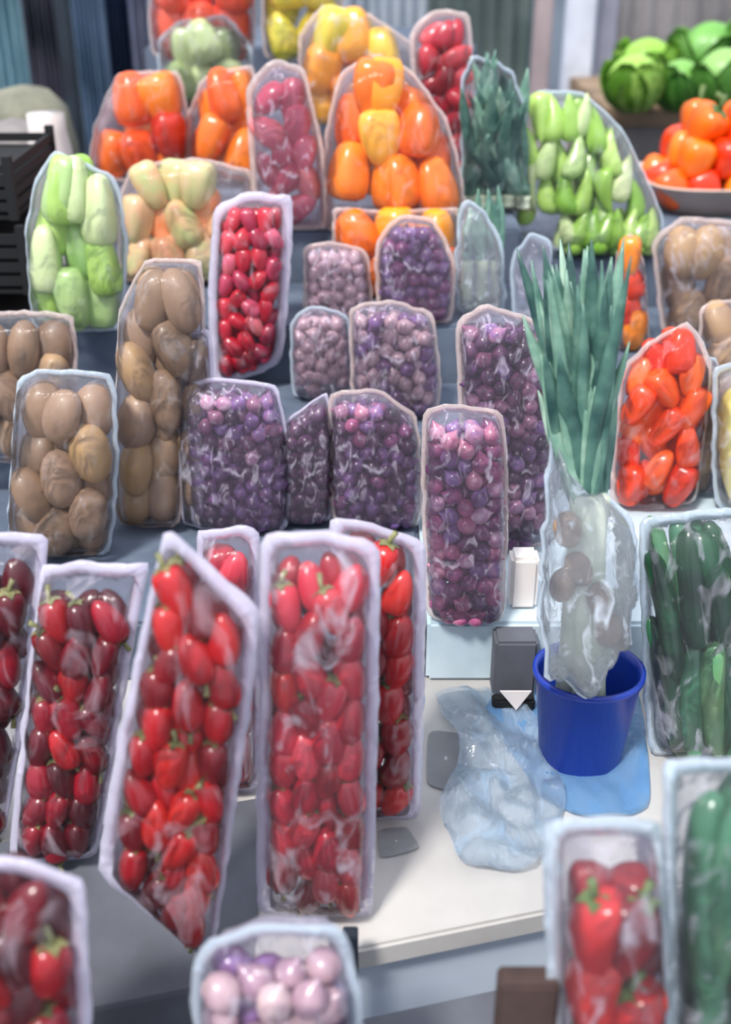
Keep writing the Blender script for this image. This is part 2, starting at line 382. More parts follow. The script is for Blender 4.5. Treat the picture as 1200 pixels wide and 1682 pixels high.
    for k in ok:
        ang = math.radians(tilt0+max(-1.6, min(1.6, rr.gauss(0, 1)))*jit); flip = math.pi if rr.random() > up else 0
        A = Matrix(((math.cos(ang), 0, -math.sin(ang)), (math.sin(ang), 0, math.cos(ang)), (0, -1, 0))).to_4x4(); sc = rr.uniform(.90, 1.03)
        A = A @ Matrix.Rotation(flip, 4, 'X') @ Matrix.Rotation(rr.uniform(0, 6.28) if shape not in ('cucumber', 'long') else rr.choice((0, 3.14)), 4, 'Z') @ Matrix.Diagonal((sc, sc, rr.uniform(.92, 1.04), 1))
        X = M4 @ Matrix.Translation((X_[k], Y[k], Zc[k]-.04*a)) @ A @ Matrix.Rotation(rr.uniform(-.15, .15), 4, 'X')
        mt = rr.choice(mat) if isinstance(mat, (list, tuple)) else mat
        if k in name: put_item(shape, a, b, mt, X, item_label+name[k], group, item_name, stems)
        elif fill.get('rest'): REST.setdefault(fill['rest'], []).append((shape, a, b, mt, X))
        elif fill.get('two', True): put_item(shape, a, b, mt, X, item_label+', behind the front ones', group, item_name, None)
    return root, B, m, c, w, h

# ------------------------------------------------------------------ setting
TZ = .85
fl = link('floor', box_bm(-8, 8, -1.5, 14, -.1, 0), solid('grey paving', (96, 98, 104), .85, (70, 72, 80), 3), smooth=False); tag(fl, 'grey paved market ground', None, kind='structure')
wl = link('wall_back', box_bm(-8, 8, 9, 9.2, 0, 4), solid('blue grey market wall', (120, 132, 146), .85, (84, 96, 112), 1.2), smooth=False); tag(wl, 'blurred blue grey wall behind the market', None, kind='structure')

E0, E1 = at_z(590, 1560, TZ), at_z(885, 1500, TZ); sl = (E1.y-E0.y)/(E1.x-E0.x)
ey = lambda x: E0.y+(x-E0.x)*sl
def prism(poly, z0, z1, bev=0):
    bm = bmesh.new(); lo = [bm.verts.new((x, y, z0)) for x, y in poly]; hi = [bm.verts.new((x, y, z1)) for x, y in poly]; n = len(poly)
    bm.faces.new(lo[::-1]); bm.faces.new(hi)
    for k in range(n): bm.faces.new((lo[k], lo[(k+1) % n], hi[(k+1) % n], hi[k]))
    bmesh.ops.recalc_face_normals(bm, faces=bm.faces)
    if bev: bmesh.ops.bevel(bm, geom=list(bm.edges), offset=bev, segments=2, affect='EDGES')
    return bm
tb = empty('market_table', (0, 1.6, 0)); tag(tb, 'long white market table with grey skirt, carrying the stepped display', 'table')
def tchild(n, bm, mat, smooth=False):
    bm.transform(Matrix.Translation((0, -1.6, 0))); return link(n, bm, mat, tb, smooth)
tchild('table_top', prism([(-.62, ey(-.62)), (.80, ey(.80)), (.80, 2.6), (.26, 2.6), (.26, 3.1), (-.62, 3.1)], TZ-.025, TZ, .003), M['table'])
tchild('skirt', prism([(-.60, ey(-.60)+.012), (.78, ey(.78)+.012), (.78, ey(.78)+.018), (-.60, ey(-.60)+.018)], .05, TZ-.026), M['skirt'])
for x in (-.56, .74):
    for y in (ey(x)+.06, 3.02 if x < 0 else 2.5): tchild('leg', box_bm(x-.025, x+.025, y-.025, y+.025, 0, TZ-.026), M['dark'])
# low bench along the front of the table
bn = empty('display_bench', (0, .48, 0)); tag(bn, 'low bench in front of the table under the nearest bags', 'bench')
def bchild(n, bm, mat):
    bm.transform(Matrix.Translation((0, -.48, 0))); return link(n, bm, mat, bn, False)
BZ = .80
bchild('bench_top', prism([(-.60, .34), (.62, .34), (.62, ey(.62)-.025), (-.60, ey(-.60)-.025)], BZ-.02, BZ, .002), M['card_grey'])
for x in (-.55, .57):
    for y in (.37, .52): bchild('leg', box_bm(x-.02, x+.02, y-.02, y+.02, 0, BZ-.021), M['dark'])

def riser(x0, x1, y0, y1, z1, label, z0=TZ, mat='slate'):
    o = link('display_riser', box_bm(x0, x1, y0, y1, z0+.0005, z1, .004), M[mat], smooth=False); tag(o, label, 'riser'); return o
riser(.065, .78, 1.02, 1.335, .925, 'lowest pale foam step, under the tall pink purple shallot bag', mat='foam')
riser(-.62, .063, 1.02, 1.335, .925, 'lowest slate blue step, behind the red pepper bags')
riser(-.62, .78, 1.340, 1.515, 1.0, 'second slate blue step, behind the row of purple shallot bags')
riser(.24, .78, 1.520, 1.855, 1.0, 'right hand slate blue step under the tan tuber bags')
riser(-.475, .235, 1.520, 1.725, 1.08, 'third slate blue step, under the pale green pepper bag')
riser(-.475, -.205, 1.730, 1.955, 1.08, 'left slate blue block under the peach coloured pepper bag')
riser(.24, .78, 1.860, 2.55, 1.08, 'right hand slate blue step under the light green and orange peppers')
riser(-.20, .235, 1.730, 2.25, 1.16, 'centre slate blue step under the big orange pepper bag')
riser(-.47, -.205, 1.960, 2.25, 1.16, 'left slate blue step under the small orange pepper bags')
riser(-.41, .235, 2.255, 2.60, 1.24, 'high slate blue step at the back of the display')
riser(-.465, .235, 2.605, 3.05, 1.32, 'topmost slate blue step under the tomato red peppers')

# ------------------------------------------------------------------ bags: front rows
RP = dict(shape='pepper', a=.0125, b=.0205, mat='red', rest='red', up=.55, jit=16, stem='calyx')
def rp(**k): d = dict(RP); d.update(k); return d
bag([(-120, 868), (80, 880), (74, 950), (10, 1375), (-150, 1375)], TZ, 'clear bag of dark red peppers cut by the left edge above the corner bag', rp(mat='maroon', a=.0135, b=.023), lean=6, T=.05,
    seam=.010, film='film_front', seed=1, crisp=True, item_label='dark red pepper in the far left bag', group='dark red peppers in the far left bag', item_name='red_pepper')
bag([(66, 922), (246, 925), (228, 1010), (160, 1408), (12, 1418)], TZ, 'upright clear bag of dark maroon red peppers, left of the tilted bag', rp(mat=['maroon', 'maroon', 'maroon', 'red']), lean=7, T=.052,
    seam=.011, film='film_front', seed=2, crisp=True, item_label='maroon pepper left of the tilted bag', group='dark red peppers in the upright bag', item_name='red_pepper', top=.07)
bag([(271, 858), (428, 1003), (418, 1120), (350, 1585), (158, 1432), (190, 1230)], TZ, 'tilted clear bag of bright red peppers with a pointed top corner', rp(tilt=-8), lean=6, T=.055,
    seam=.012, film='film_front', seed=3, crisp=True, item_label='bright red pepper in the tilted pointed bag', group='red peppers in the tilted bag', item_name='red_pepper', top=.03)
bag([(426, 878), (540, 872), (626, 892), (614, 1508), (420, 1500)], TZ, 'tall clear bag of rosy red peppers standing upright in the centre front', rp(mat=['rose', 'rose', 'crimson', 'red']), lean=6, T=.052,
    seam=.010, film='film_hazy', seed=4, crisp=True, item_label='rosy red pepper in the tall centre bag', group='red peppers in the tall centre bag', item_name='red_pepper', top=.04)
bag([(538, 842), (702, 886), (692, 1345), (560, 1345)], TZ, 'narrow looking clear bag of red peppers half hidden behind the tall centre bag', rp(a=.0145, b=.0215, sx=2.05), lean=5, T=.05,
    seam=.010, film='film', seed=5, crisp=True, item_label='red pepper in the half hidden bag', group='red peppers in the half hidden bag', item_name='red_pepper', top=.03)
bag([(322, 868), (428, 866), (430, 1300), (325, 1300)], TZ, 'clear bag of red peppers seen behind the tilted bag', rp(mat='crimson', a=.0145, b=.0215), lean=4, T=.045,
    seam=.009, film='film_hazy', seed=6, crisp=True, item_label='crimson pepper in the bag behind the tilted bag', group='red peppers behind the tilted bag', item_name='red_pepper', top=.05)
bag([(-110, 1405), (60, 1415), (140, 1445), (152, 1700), (118, 1985), (-125, 1985)], BZ, 'clear bag of large dark red peppers in the bottom left corner', rp(mat=['maroon', 'maroon', 'red'], a=.0140, b=.0245), lean=5, T=.055,
    seam=.010, film='film_front', seed=7, crisp=True, item_label='dark red pepper in the bottom left corner bag', group='dark red peppers in the corner bag', item_name='red_pepper', top=.0)
bag([(888, 1352), (985, 1338), (1086, 1347), (1112, 1700), (1092, 1965), (908, 1965)], BZ, 'clear bag of large long red peppers at the bottom right, beside dark green cucumbers', rp(shape='long', mat='red', a=.0180, b=.043, up=.9, jit=7, stem='stem', den=1.25), lean=6, T=.062,
    seam=.012, film='film_hazy', seam_m='seam_cool', seed=8, crisp=True, item_label='large red pepper in the bottom right bag', group='large red peppers at bottom right', item_name='long_pepper', top=.12)
SH = dict(shape='shallot', a=.0098, b=.0112, mat='purple', rest='shallot', up=.8, jit=50, stem=None, sx=2.15, sy=2.0)
def sh(**k): d = dict(SH); d.update(k); return d
bag([(318, 1600), (345, 1560), (440, 1532), (560, 1536), (588, 1640), (592, 1750), (565, 1960), (330, 1960)], BZ, 'clear bag of pale mauve shallots at the bottom centre edge', sh(mat=['paleshallot', 'purple', 'paleshallot'], a=.0125, b=.0145), lean=5, T=.06,
    seam=.008, film='film_hazy', seam_m='seam_cool', seed=9, item_label='pale mauve shallot in the bottom centre bag', group='shallots in the bottom bag', item_name='shallot', top=.10)
CU = dict(shape='cucumber', a=.0130, b=.062, mat='darkgreen', up=.5, jit=10, stem=None, sx=2.0, sy=1.8)
def cu(**k): d = dict(CU); d.update(k); return d
bag([(1046, 850), (1195, 832), (1300, 850), (1300, 1240), (1062, 1242)], TZ, 'clear bag of dark green cucumbers at the right edge, the upper of two', cu(tilt=12, a=.0125, b=.066, jit=5), lean=7, T=.052,
    seam=.009, film='film_hazy', seam_m='seam_cool', seed=10, crisp=True, item_label='dark green cucumber in the upper right bag', group='cucumbers in the upper bag', item_name='cucumber', top=.02)
bag([(1086, 1246), (1300, 1238), (1318, 1950), (1112, 1950), (1094, 1600)], BZ, 'tall clear bag of dark green cucumbers in the bottom right corner', cu(tilt=0, b=.075, jit=5), lean=6, T=.055,
    seam=.009, film='film_hazy', seam_m='seam_cool', seed=11, crisp=True, item_label='dark green cucumber in the bottom right bag', group='cucumbers in the corner bag', item_name='cucumber', top=.04)
# ------------------------------------------------------------------ purple shallot bags
Z1, Z2, Z3, Z4, Z5, Z6 = .925, 1.0, 1.08, 1.16, 1.24, 1.32
bag([(302, 650), (340, 628), (455, 640), (475, 760), (470, 872), (315, 872)], Z1, 'clear bag of violet shallots left of centre behind the red bags', sh(mat=['purple', 'purple', 'plum']), lean=8, T=.055, seam=.005, film='film_mist', seed=20,
    item_label='violet shallot in the wide bag left of centre', group='shallots left of centre', item_name='shallot')
bag([(462, 700), (535, 652), (548, 700), (545, 858), (462, 862)], Z1, 'narrow clear bag of dark plum shallots wedged between two purple bags', sh(mat='plum'), lean=8, T=.045, seam=.004, film='film_mist', seed=21,
    item_label='plum shallot in the narrow wedged bag', group='shallots in the narrow bag', item_name='shallot')
bag([(540, 652), (620, 645), (682, 690), (692, 780), (688, 866), (545, 866)], Z1, 'clear bag of mauve shallots behind the half hidden red bag', sh(mat=['purple', 'pinkpurple', 'plum', 'purple']), lean=8, T=.05, seam=.005, film='film_mist', seam_m='seam_warm', seed=22,
    item_label='mauve shallot behind the half hidden red bag', group='shallots in the middle bag', item_name='shallot')
bag([(692, 676), (825, 684), (832, 800), (826, 1008), (815, 1022), (700, 1022)], Z1, 'tall clear bag of pink purple shallots standing at the front edge of the foam step', sh(mat=['pinkpurple', 'purple', 'pinkpurple']), lean=4, T=.05, seam=.005, film='film_mist', seam_m='seam_warm', seed=23,
    item_label='pink purple shallot in the step edge bag', group='shallots on the step edge', item_name='shallot', top=.05)
bag([(748, 540), (800, 512), (895, 545), (908, 640), (900, 900), (770, 900)], Z1, 'clear bag of dark plum shallots behind the tall pink purple one', sh(mat=['plum', 'plum', 'purple'], a=.0098, b=.0112), lean=8, T=.055, seam=.006, film='film_mist', seam_m='seam_warm', seed=24,
    item_label='dark plum shallot behind the step edge bag', group='dark plum shallots', item_name='shallot', top=.05)
bag([(478, 530), (510, 505), (572, 520), (580, 650), (480, 655)], Z2, 'small clear bag of faded mauve shallots right of the crimson pepper bag', sh(mat='paleshallot', a=.0098, b=.0112), lean=8, T=.045, seam=.004, film='film_mist', seam_m='seam_cool', seed=25,
    item_label='faded mauve shallot beside the crimson peppers', group='shallots beside the crimson peppers', item_name='shallot')
bag([(574, 510), (640, 498), (712, 520), (722, 640), (715, 685), (580, 685)], Z2, 'clear bag of violet and beige shallots on the second step', sh(mat=['purple', 'paleshallot'], a=.0104, b=.0118), lean=8, T=.05, seam=.005, film='film_mist', seam_m='seam_warm', seed=26,
    item_label='violet or beige shallot in the second step bag', group='shallots on the second step', item_name='shallot')
bag([(500, 410), (540, 398), (605, 415), (612, 528), (500, 530)], Z3, 'small clear bag of pinkish shallots below the pink red pepper bag', sh(mat='paleshallot', a=.0104, b=.0118), lean=8, T=.045, seam=.005, film='film_mist', seam_m='seam_warm', seed=27,
    item_label='pinkish shallot under the orange peppers', group='pinkish shallots', item_name='shallot')
bag([(618, 400), (655, 358), (715, 365), (745, 430), (742, 532), (620, 532)], Z3, 'clear bag of deep violet shallots in front of the big orange pepper bag', sh(mat=['purple', 'pinkpurple'], a=.0104, b=.0118), lean=8, T=.045, seam=.006, film='film_mist', seam_m='seam_warm', seed=28,
    item_label='deep violet shallot in front of the orange peppers', group='deep violet shallots', item_name='shallot')
# ------------------------------------------------------------------ tubers
TU = dict(shape='tuber', a=.0235, b=.034, mat='tuber', up=.5, jit=15, stem=None, sx=2.0, sy=1.75)
def tu(**k): d = dict(TU); d.update(k); return d
bag([(30, 632), (60, 618), (185, 622), (192, 760), (180, 915), (12, 912)], Z1, 'clear bag of tan oval tubers at the left, the nearest of the tuber bags', tu(), lean=7, T=.075, seam=.006, seam_m='seam_cool', seed=30,
    item_label='tan tuber in the nearest left bag', group='tubers in the nearest bag', item_name='tuber', top=.06)
bag([(196, 520), (240, 440), (330, 440), (335, 560), (300, 740), (296, 866), (190, 866)], Z1, 'tall clear bag of brown tubers right of the nearest tuber bag', tu(a=.0225, b=.038), lean=8, T=.07, seam=.005, seam_m='seam_warm', seed=31,
    item_label='brown tuber in the tall left bag', group='tubers in the tall bag', item_name='tuber', top=.02)
bag([(-60, 520), (120, 522), (125, 640), (115, 760), (-60, 760)], Z1+.04, 'clear bag of tubers at the left edge behind the nearest tuber bag', tu(b=.036), lean=8, T=.07, seam=.006, seam_m='seam_warm', seed=32,
    item_label='tuber in the bag at the left edge', group='tubers at the left edge', item_name='tuber', top=.04, dz=-.038)
bag([(1072, 400), (1120, 362), (1270, 375), (1270, 565), (1090, 565)], Z2, 'clear bag of brown tubers at the right edge under the orange pepper tray', tu(a=.028, b=.042), lean=8, T=.08, seam=.008, seam_m='seam_warm', film='film_hazy', seed=33,
    item_label='brown tuber under the orange pepper tray', group='tubers at the right edge', item_name='tuber', top=.02)
bag([(1148, 505), (1280, 490), (1280, 688), (1152, 688)], Z2, 'clear bag of tubers at the right edge behind the yellow pepper bag', tu(a=.024, b=.034), lean=8, T=.06, seam=.005, seam_m='seam_warm', seed=34,
    item_label='tuber behind the pale yellow peppers', group='tubers behind the yellow peppers', item_name='tuber', top=.02)
bag([(1118, 600), (1178, 590), (1182, 812), (1120, 812)], Z1, 'slim hazy bag of tubers between the orange red and pale yellow pepper bags', tu(a=.018, b=.03), lean=6, T=.045, seam=.004, film='film_hazy', seam_m='seam_cool', seed=35,
    item_label='tuber in the slim right bag', group='tubers in the slim bag', item_name='tuber', top=.02)
# ------------------------------------------------------------------ crimson and pink bags
bag([(352, 352), (398, 328), (480, 332), (474, 470), (462, 600), (348, 642), (345, 480)], Z2, 'milky edged bag of small crimson peppers left of centre', rp(mat=['crimson', 'crimson', 'pinkred'], a=.0115, b=.0165, jit=30, stem=None), lean=8, T=.045, seam=.013, film='film_front', seed=40,
    item_label='small crimson pepper in the milky edged bag', group='small crimson peppers', item_name='red_pepper', top=.03)
bag([(405, 150), (450, 105), (500, 120), (530, 250), (540, 378), (420, 378)], Z4, 'tall hazy bag of pinkish red peppers left of the big orange pepper bag', rp(mat='pinkred', a=.0205, b=.030, jit=35, rest=None, stem=None), lean=7, T=.05, seam=.009, film='film_mist', seam_m='seam_warm', seed=41,
    item_label='pinkish red pepper in the tall hazy bag', group='pinkish red peppers', item_name='red_pepper', top=.07)
bag([(672, 60), (712, 26), (770, 30), (778, 140), (765, 315), (690, 315)], Z4, 'narrow bag of crimson peppers standing behind the big orange pepper bag', rp(mat=['crimson', 'rose'], a=.018, b=.026, jit=40, rest=None, stem=None), lean=6, T=.05, seam=.009, film='film', seam_m='seam_warm', seed=42,
    item_label='crimson pepper in the narrow bag at the top', group='crimson peppers at the top', item_name='red_pepper', top=.02)
# ------------------------------------------------------------------ orange, yellow and green peppers
BE = dict(shape='bell', a=.034, b=.042, mat='orange', up=.5, jit=14, stem=None, sx=1.95, sy=1.72)
def be(**k): d = dict(BE); d.update(k); return d
bag([(532, 380), (538, 220), (560, 130), (620, 95), (680, 130), (735, 210), (756, 300), (762, 392), (640, 396)], Z4-.018, 'big clear bag of orange peppers at the upper centre', be(mat=['orange', 'orange', 'yelloworange'], jit=10), lean=10, T=.11, seam=.006, seam_m='seam_warm', seed=50,
    item_label='orange pepper in the big upper centre bag', group='orange peppers in the big bag', item_name='bell_pepper', top=0, dz=.018)
bag([(548, 345), (640, 352), (752, 345), (768, 450), (750, 486), (604, 486), (552, 440)], Z3, 'clear bag of orange peppers below the big orange pepper bag', be(mat=['orange', 'yelloworange', 'orange'], jit=10, a=.031, b=.038), lean=6, T=.07, seam=.006, seam_m='seam_warm', seed=63,
    item_label='orange pepper in the lower centre bag', group='orange peppers in the lower bag', item_name='bell_pepper', top=0)
bag([(288, 560), (346, 552), (350, 640), (345, 866), (298, 866)], Z1, 'slim hazy bag of pale brown tubers left of the violet shallots', dict(shape='tuber', a=.0165, b=.026, mat='tuber', up=.5, jit=20, stem=None), lean=8, T=.05, seam=.005, film='film_hazy', seed=64,
    item_label='pale brown tuber in the slim left bag', group='tubers left of the violet shallots', item_name='tuber', top=.02)
bag([(146, 288), (156, 215), (192, 126), (292, 122), (310, 200), (310, 298), (200, 300)], Z4, 'clear bag of orange peppers at the upper left', be(mat=['orange', 'orangered', 'orange'], a=.032, b=.043), lean=10, T=.10, seam=.006, seam_m='seam_warm', seed=51,
    item_label='orange pepper in the upper left bag', group='orange peppers in the upper left bag', item_name='bell_pepper', top=0)
bag([(306, 298), (306, 200), (335, 130), (415, 112), (430, 200), (428, 302)], Z4, 'clear bag of orange peppers left of the pinkish red bag', be(mat='orange', a=.029, b=.045), lean=10, T=.10, seam=.006, seam_m='seam_warm', seed=52,
    item_label='orange pepper beside the pinkish red bag', group='orange peppers beside the pinkish bag', item_name='bell_pepper', top=0)
bag([(496, 205), (494, 60), (535, 12), (610, 30), (695, 90), (715, 205)], Z5, 'clear bag of golden peppers behind the big orange pepper bag', be(mat=['yelloworange', 'yelloworange', 'yellow'], a=.036, b=.046), lean=8, T=.11, seam=.006, seam_m='seam_warm', film='film_hazy', seed=53,
    item_label='golden pepper behind the big orange bag', group='golden peppers', item_name='bell_pepper', top=0)
bag([(432, 100), (432, -60), (560, -60), (562, 100)], Z6, 'clear bag of yellow peppers at the top edge', be(mat='yellow', a=.036, b=.044), lean=5, T=.10, seam=.006, seam_m='seam_warm', seed=54,
    item_label='yellow pepper at the top edge', group='yellow peppers at the top edge', item_name='bell_pepper', top=0)
bag([(248, 98), (248, -70), (418, -70), (416, 98)], Z6, 'clear bag of tomato red peppers at the top edge', be(mat='tomato', a=.038, b=.055), lean=5, T=.10, seam=.006, seam_m='seam_warm', seed=55,
    item_label='tomato red pepper at the top edge', group='tomato red peppers', item_name='bell_pepper', top=0)
bag([(262, 175), (262, 70), (290, 40), (370, 28), (412, 80), (412, 175)], Z5, 'clear bag of sage green peppers under the tomato red ones', be(mat='sage', a=.038, b=.042), lean=6, T=.10, seam=.007, seam_m='seam_cool', film='film_hazy', seed=56,
    item_label='sage green pepper under the tomato red bag', group='sage green peppers', item_name='bell_pepper', top=0)
bag([(44, 380), (62, 300), (92, 255), (190, 300), (208, 400), (200, 545), (55, 545)], Z3, 'clear bag of pale green peppers at the left', be(mat=['palegreen', 'green', 'palegreen'], a=.0225, b=.045, jit=8, up=.1), lean=8, T=.07, seam=.006, seam_m='seam_cool', seed=57,
    item_label='pale green pepper in the left bag', group='pale green peppers at the left', item_name='bell_pepper', top=0)
bag([(196, 340), (215, 280), (320, 266), (412, 285), (412, 380), (350, 466), (202, 466)], Z3, 'clear bag of peach and pale green peppers below the upper left orange ones', be(mat='peach', a=.026, b=.036, jit=18), lean=8, T=.075, seam=.006, seam_m='seam_warm', seed=58,
    item_label='peach or pale green pepper in the mixed bag', group='peach and green peppers', item_name='bell_pepper', top=0)
bag([(846, 395), (848, 210), (880, 158), (960, 160), (1020, 220), (1055, 290), (1084, 360), (1080, 418), (960, 420)], Z3, 'big clear bag of light green pointed peppers at the upper right', dict(shape='long', a=.0175, b=.038, mat=['green', 'green', 'palegreen'], up=.15, jit=12, stem=None, sx=1.95, sy=1.5), lean=10, T=.08, seam=.006, seam_m='seam_cool', seed=59,
    item_label='light green long pepper in the upper right bag', group='light green long peppers', item_name='long_pepper', top=0)
bag([(1018, 615), (1060, 575), (1128, 535), (1168, 600), (1142, 832), (1000, 832)], Z1, 'clear bag of orange red peppers on the right', be(mat='orangered', a=.018, b=.028, jit=30), lean=7, T=.06, seam=.007, seam_m='seam_warm', seed=60,
    item_label='orange red pepper right of the leek leaves', group='orange red peppers at the right', item_name='bell_pepper', top=0)
bag([(1012, 420), (1035, 388), (1056, 430), (1068, 575), (1008, 575)], Z2, 'slim bag of orange red peppers beside the tall leek leaves', be(mat=['orangered', 'orange'], a=.018, b=.030), lean=6, T=.045, seam=.005, seam_m='seam_warm', seed=61,
    item_label='orange red pepper in the slim bag', group='orange red peppers in the slim bag', item_name='bell_pepper', top=0)
bag([(1170, 605), (1290, 600), (1290, 838), (1172, 838)], Z1, 'clear bag of pale yellow peppers at the right edge', be(mat='paleyellow', a=.024, b=.045, jit=6), lean=6, T=.06, seam=.007, seam_m='seam_cool', film='film_hazy', seed=62,
    item_label='pale yellow pepper at the right edge', group='pale yellow peppers', item_name='bell_pepper', top=0)
# orange peppers in a shallow tray at the right edge
B, m = plane_frame(1150, 362, Z3, 0)
tr = empty('produce_tray', (B.x+.08, B.y+.12, Z3)); tag(tr, 'shallow cream tray heaped with orange peppers at the upper right edge', 'tray')
bm = bmesh.new(); rgs = []
for (sx, sy, z) in ((.13, .09, 0), (.165, .13, .055), (.175, .14, .056), (.17, .135, .058), (.135, .095, .006)):
    rgs.append([bm.verts.new((sx*(abs(math.cos(k*math.pi/16))**.5)*(1 if math.cos(k*math.pi/16) >= 0 else -1), sy*(abs(math.sin(k*math.pi/16))**.5)*(1 if math.sin(k*math.pi/16) >= 0 else -1), z)) for k in range(32)])
for i in range(4):
    for k in range(32): bm.faces.new((rgs[i][k], rgs[i][(k+1) % 32], rgs[i+1][(k+1) % 32], rgs[i+1][k]))
bm.faces.new(rgs[0][::-1]); bm.faces.new(rgs[-1]); bmesh.ops.recalc_face_normals(bm, faces=bm.faces)
link('tray_body', bm, solid('cream tray', (232, 206, 190), .5), tr)
for lev, (nx, ny, z0) in enumerate(((5, 3, .042), (4, 3, .098), (3, 2, .15))):
    for i in range(nx):
        for j in range(ny):
            p = tr.location+Vector(((i-(nx-1)/2)*.062+R.uniform(-.006, .006), (j-(ny-1)/2)*.068+R.uniform(-.005, .005), z0))
            X = Matrix.Translation(p) @ Matrix.Rotation(R.uniform(-.5, .5), 4, 'X') @ Matrix.Rotation(R.uniform(-.5, .5), 4, 'Y') @ Matrix.Rotation(R.uniform(0, 6), 4, 'Z')
            put_item('bell', .032, .036, R.choice(['orangered', 'orange']), X, 'orange pepper on the cream tray, %s layer, %s row, %s from left' % (('bottom', 'middle', 'top')[lev], ('front', 'back')[j] if ny == 2 else ('front', 'middle', 'back')[j], ORD[i]), 'orange peppers on the tray', 'bell_pepper', 'stem' if lev == 2 else None)

# the 300 shallots that show largest stay single, the others join the filling
PENDING.sort(key=lambda q: q[:2])
for i, (_, _, arg) in enumerate(PENDING):
    if i < 298: put_item(*arg, now=True)
    else: REST.setdefault('shallot', []).append(arg[:5])
# deeper layers
for kind, (nm, lab, cat) in {'red': ('red_pepper_filling', 'further red peppers lying deeper in the red bags', 'pepper'), 'shallot': ('shallot_filling', 'further shallots deeper in the purple bags and in the smaller, more distant ones', 'shallot')}.items():
    by = {}
    bm = bmesh.new(); mats = []
    me = bpy.data.meshes.new(nm)
    for (s, a, b, mt, X) in REST.get(kind, []):
        if mt not in mats: mats.append(mt); me.materials.append(M[mt])
        src = body_mesh(s, a, b, mt, R.randrange(3), 10 if s == 'shallot' else 14)
        nv = len(bm.verts); nf = len(bm.faces); bm.from_mesh(src); bm.verts.ensure_lookup_table(); bm.faces.ensure_lookup_table()
        bmesh.ops.transform(bm, matrix=X, verts=bm.verts[nv:])
        for f in bm.faces[nf:]: f.material_index = mats.index(mt)
    bm.to_mesh(me); bm.free(); o = link(nm, me); tag(o, lab, cat, kind='stuff')

# ------------------------------------------------------------------ leeks, blue tub
def leaf_bm(p0, p1, sag, width, seed, tw=0):
    """strap leaf: V section along a bowed line"""
    bm = bmesh.new(); rr = random.Random(seed); rows = []; n = 14; p0, p1 = Vector(p0), Vector(p1)
    side = Vector((math.cos(tw), math.sin(tw), 0)); d = (p1-p0)
    for i in range(n+1):
        t = i/n; p = p0+d*t+Vector(sag)*math.sin(t*math.pi*.5)**2*t
        w = width*(.55+.6*math.sin(min(1, t*1.6)*math.pi/2))*max(.04, (1-t**3.5))
        nrm = Vector((-side.y, side.x, 0)); q = math.sin(t*7+seed)*.25
        s2 = (side+nrm*q).normalized(); n2 = Vector((-s2.y, s2.x, 0))
        rows.append([bm.verts.new(p+s2*w*x+n2*abs(x)*w*.5+n2*.0005*sg) for sg, xs in ((1, (-1, -.5, 0, .5, 1)), (-1, (1, .5, 0, -.5, -1))) for x in xs])
    for i in range(n):
        for k in range(10): bm.faces.new((rows[i][k], rows[i][(k+1) % 10], rows[i+1][(k+1) % 10], rows[i+1][k]))
    bm.faces.new(rows[0][::-1]); bm.faces.new(rows[-1]); bmesh.ops.recalc_face_normals(bm, faces=bm.faces); return bm
def leek(base, neck, tips, label, group, seed, r=.010):
    rr = random.Random(seed); base, neck = Vector(base), Vector(neck); root = empty('leek', base); tag(root, label, 'leek', group)
    nk = neck-base
    link('shaft', tube_bm([(0, 0, .004), nk*.3, nk*.7, nk], [r*1.15, r, r*.95, r*1.1], 12), M['leekwhite'], root)
    bm = bmesh.new()
    for k in range(9):
        a = rr.uniform(0, 6.3); tube_bm([(0, 0, .006), (math.cos(a)*r*.7, math.sin(a)*r*.7, .003), (math.cos(a)*r*1.4, math.sin(a)*r*1.4, rr.uniform(-.0, .002))], .0008, 5, bm)
    link('roots', bm, M['root'], root)
    for k, (tp, wd) in enumerate(tips):
        tp = Vector(tp)-base
        sag = (rr.uniform(-.016, .016), rr.uniform(-.02, .02), rr.uniform(-.02, .01))
        link('leaf', leaf_bm(nk*.93, tp, sag, wd, seed*7+k, rr.uniform(-.6, .6)), M['leek'], root)
tubc = at_z(964, 1292, TZ); tubc.y += .045
tub = empty('plastic_tub', tubc); tag(tub, 'royal blue plastic tub holding the wrapped leeks on the table', 'tub')
bm = bmesh.new(); rgs = []
for (r, z) in ((.038, 0), (.040, .002), (.050, .098), (.053, .100), (.053, .106), (.049, .106), (.047, .098), (.037, .006)):
    rgs.append([bm.verts.new((r*math.cos(k*math.pi/20), r*.9*math.sin(k*math.pi/20), z)) for k in range(40)])
for i in range(len(rgs)-1):
    for k in range(40): bm.faces.new((rgs[i][k], rgs[i][(k+1) % 40], rgs[i+1][(k+1) % 40], rgs[i+1][k]))
bm.faces.new(rgs[0][::-1]); bm.faces.new(rgs[-1]); bmesh.ops.recalc_face_normals(bm, faces=bm.faces)
link('tub_body', bm, M['blue'], tub)
if 0: hb = tube_bm([(-.052, 0, .098), (-.058, -.03, .075), (-.035, -.055, .055), (.0, -.062, .048), (.035, -.055, .055), (.058, -.03, .075), (.052, 0, .098)], .0022, 8)
Yl = tubc.y
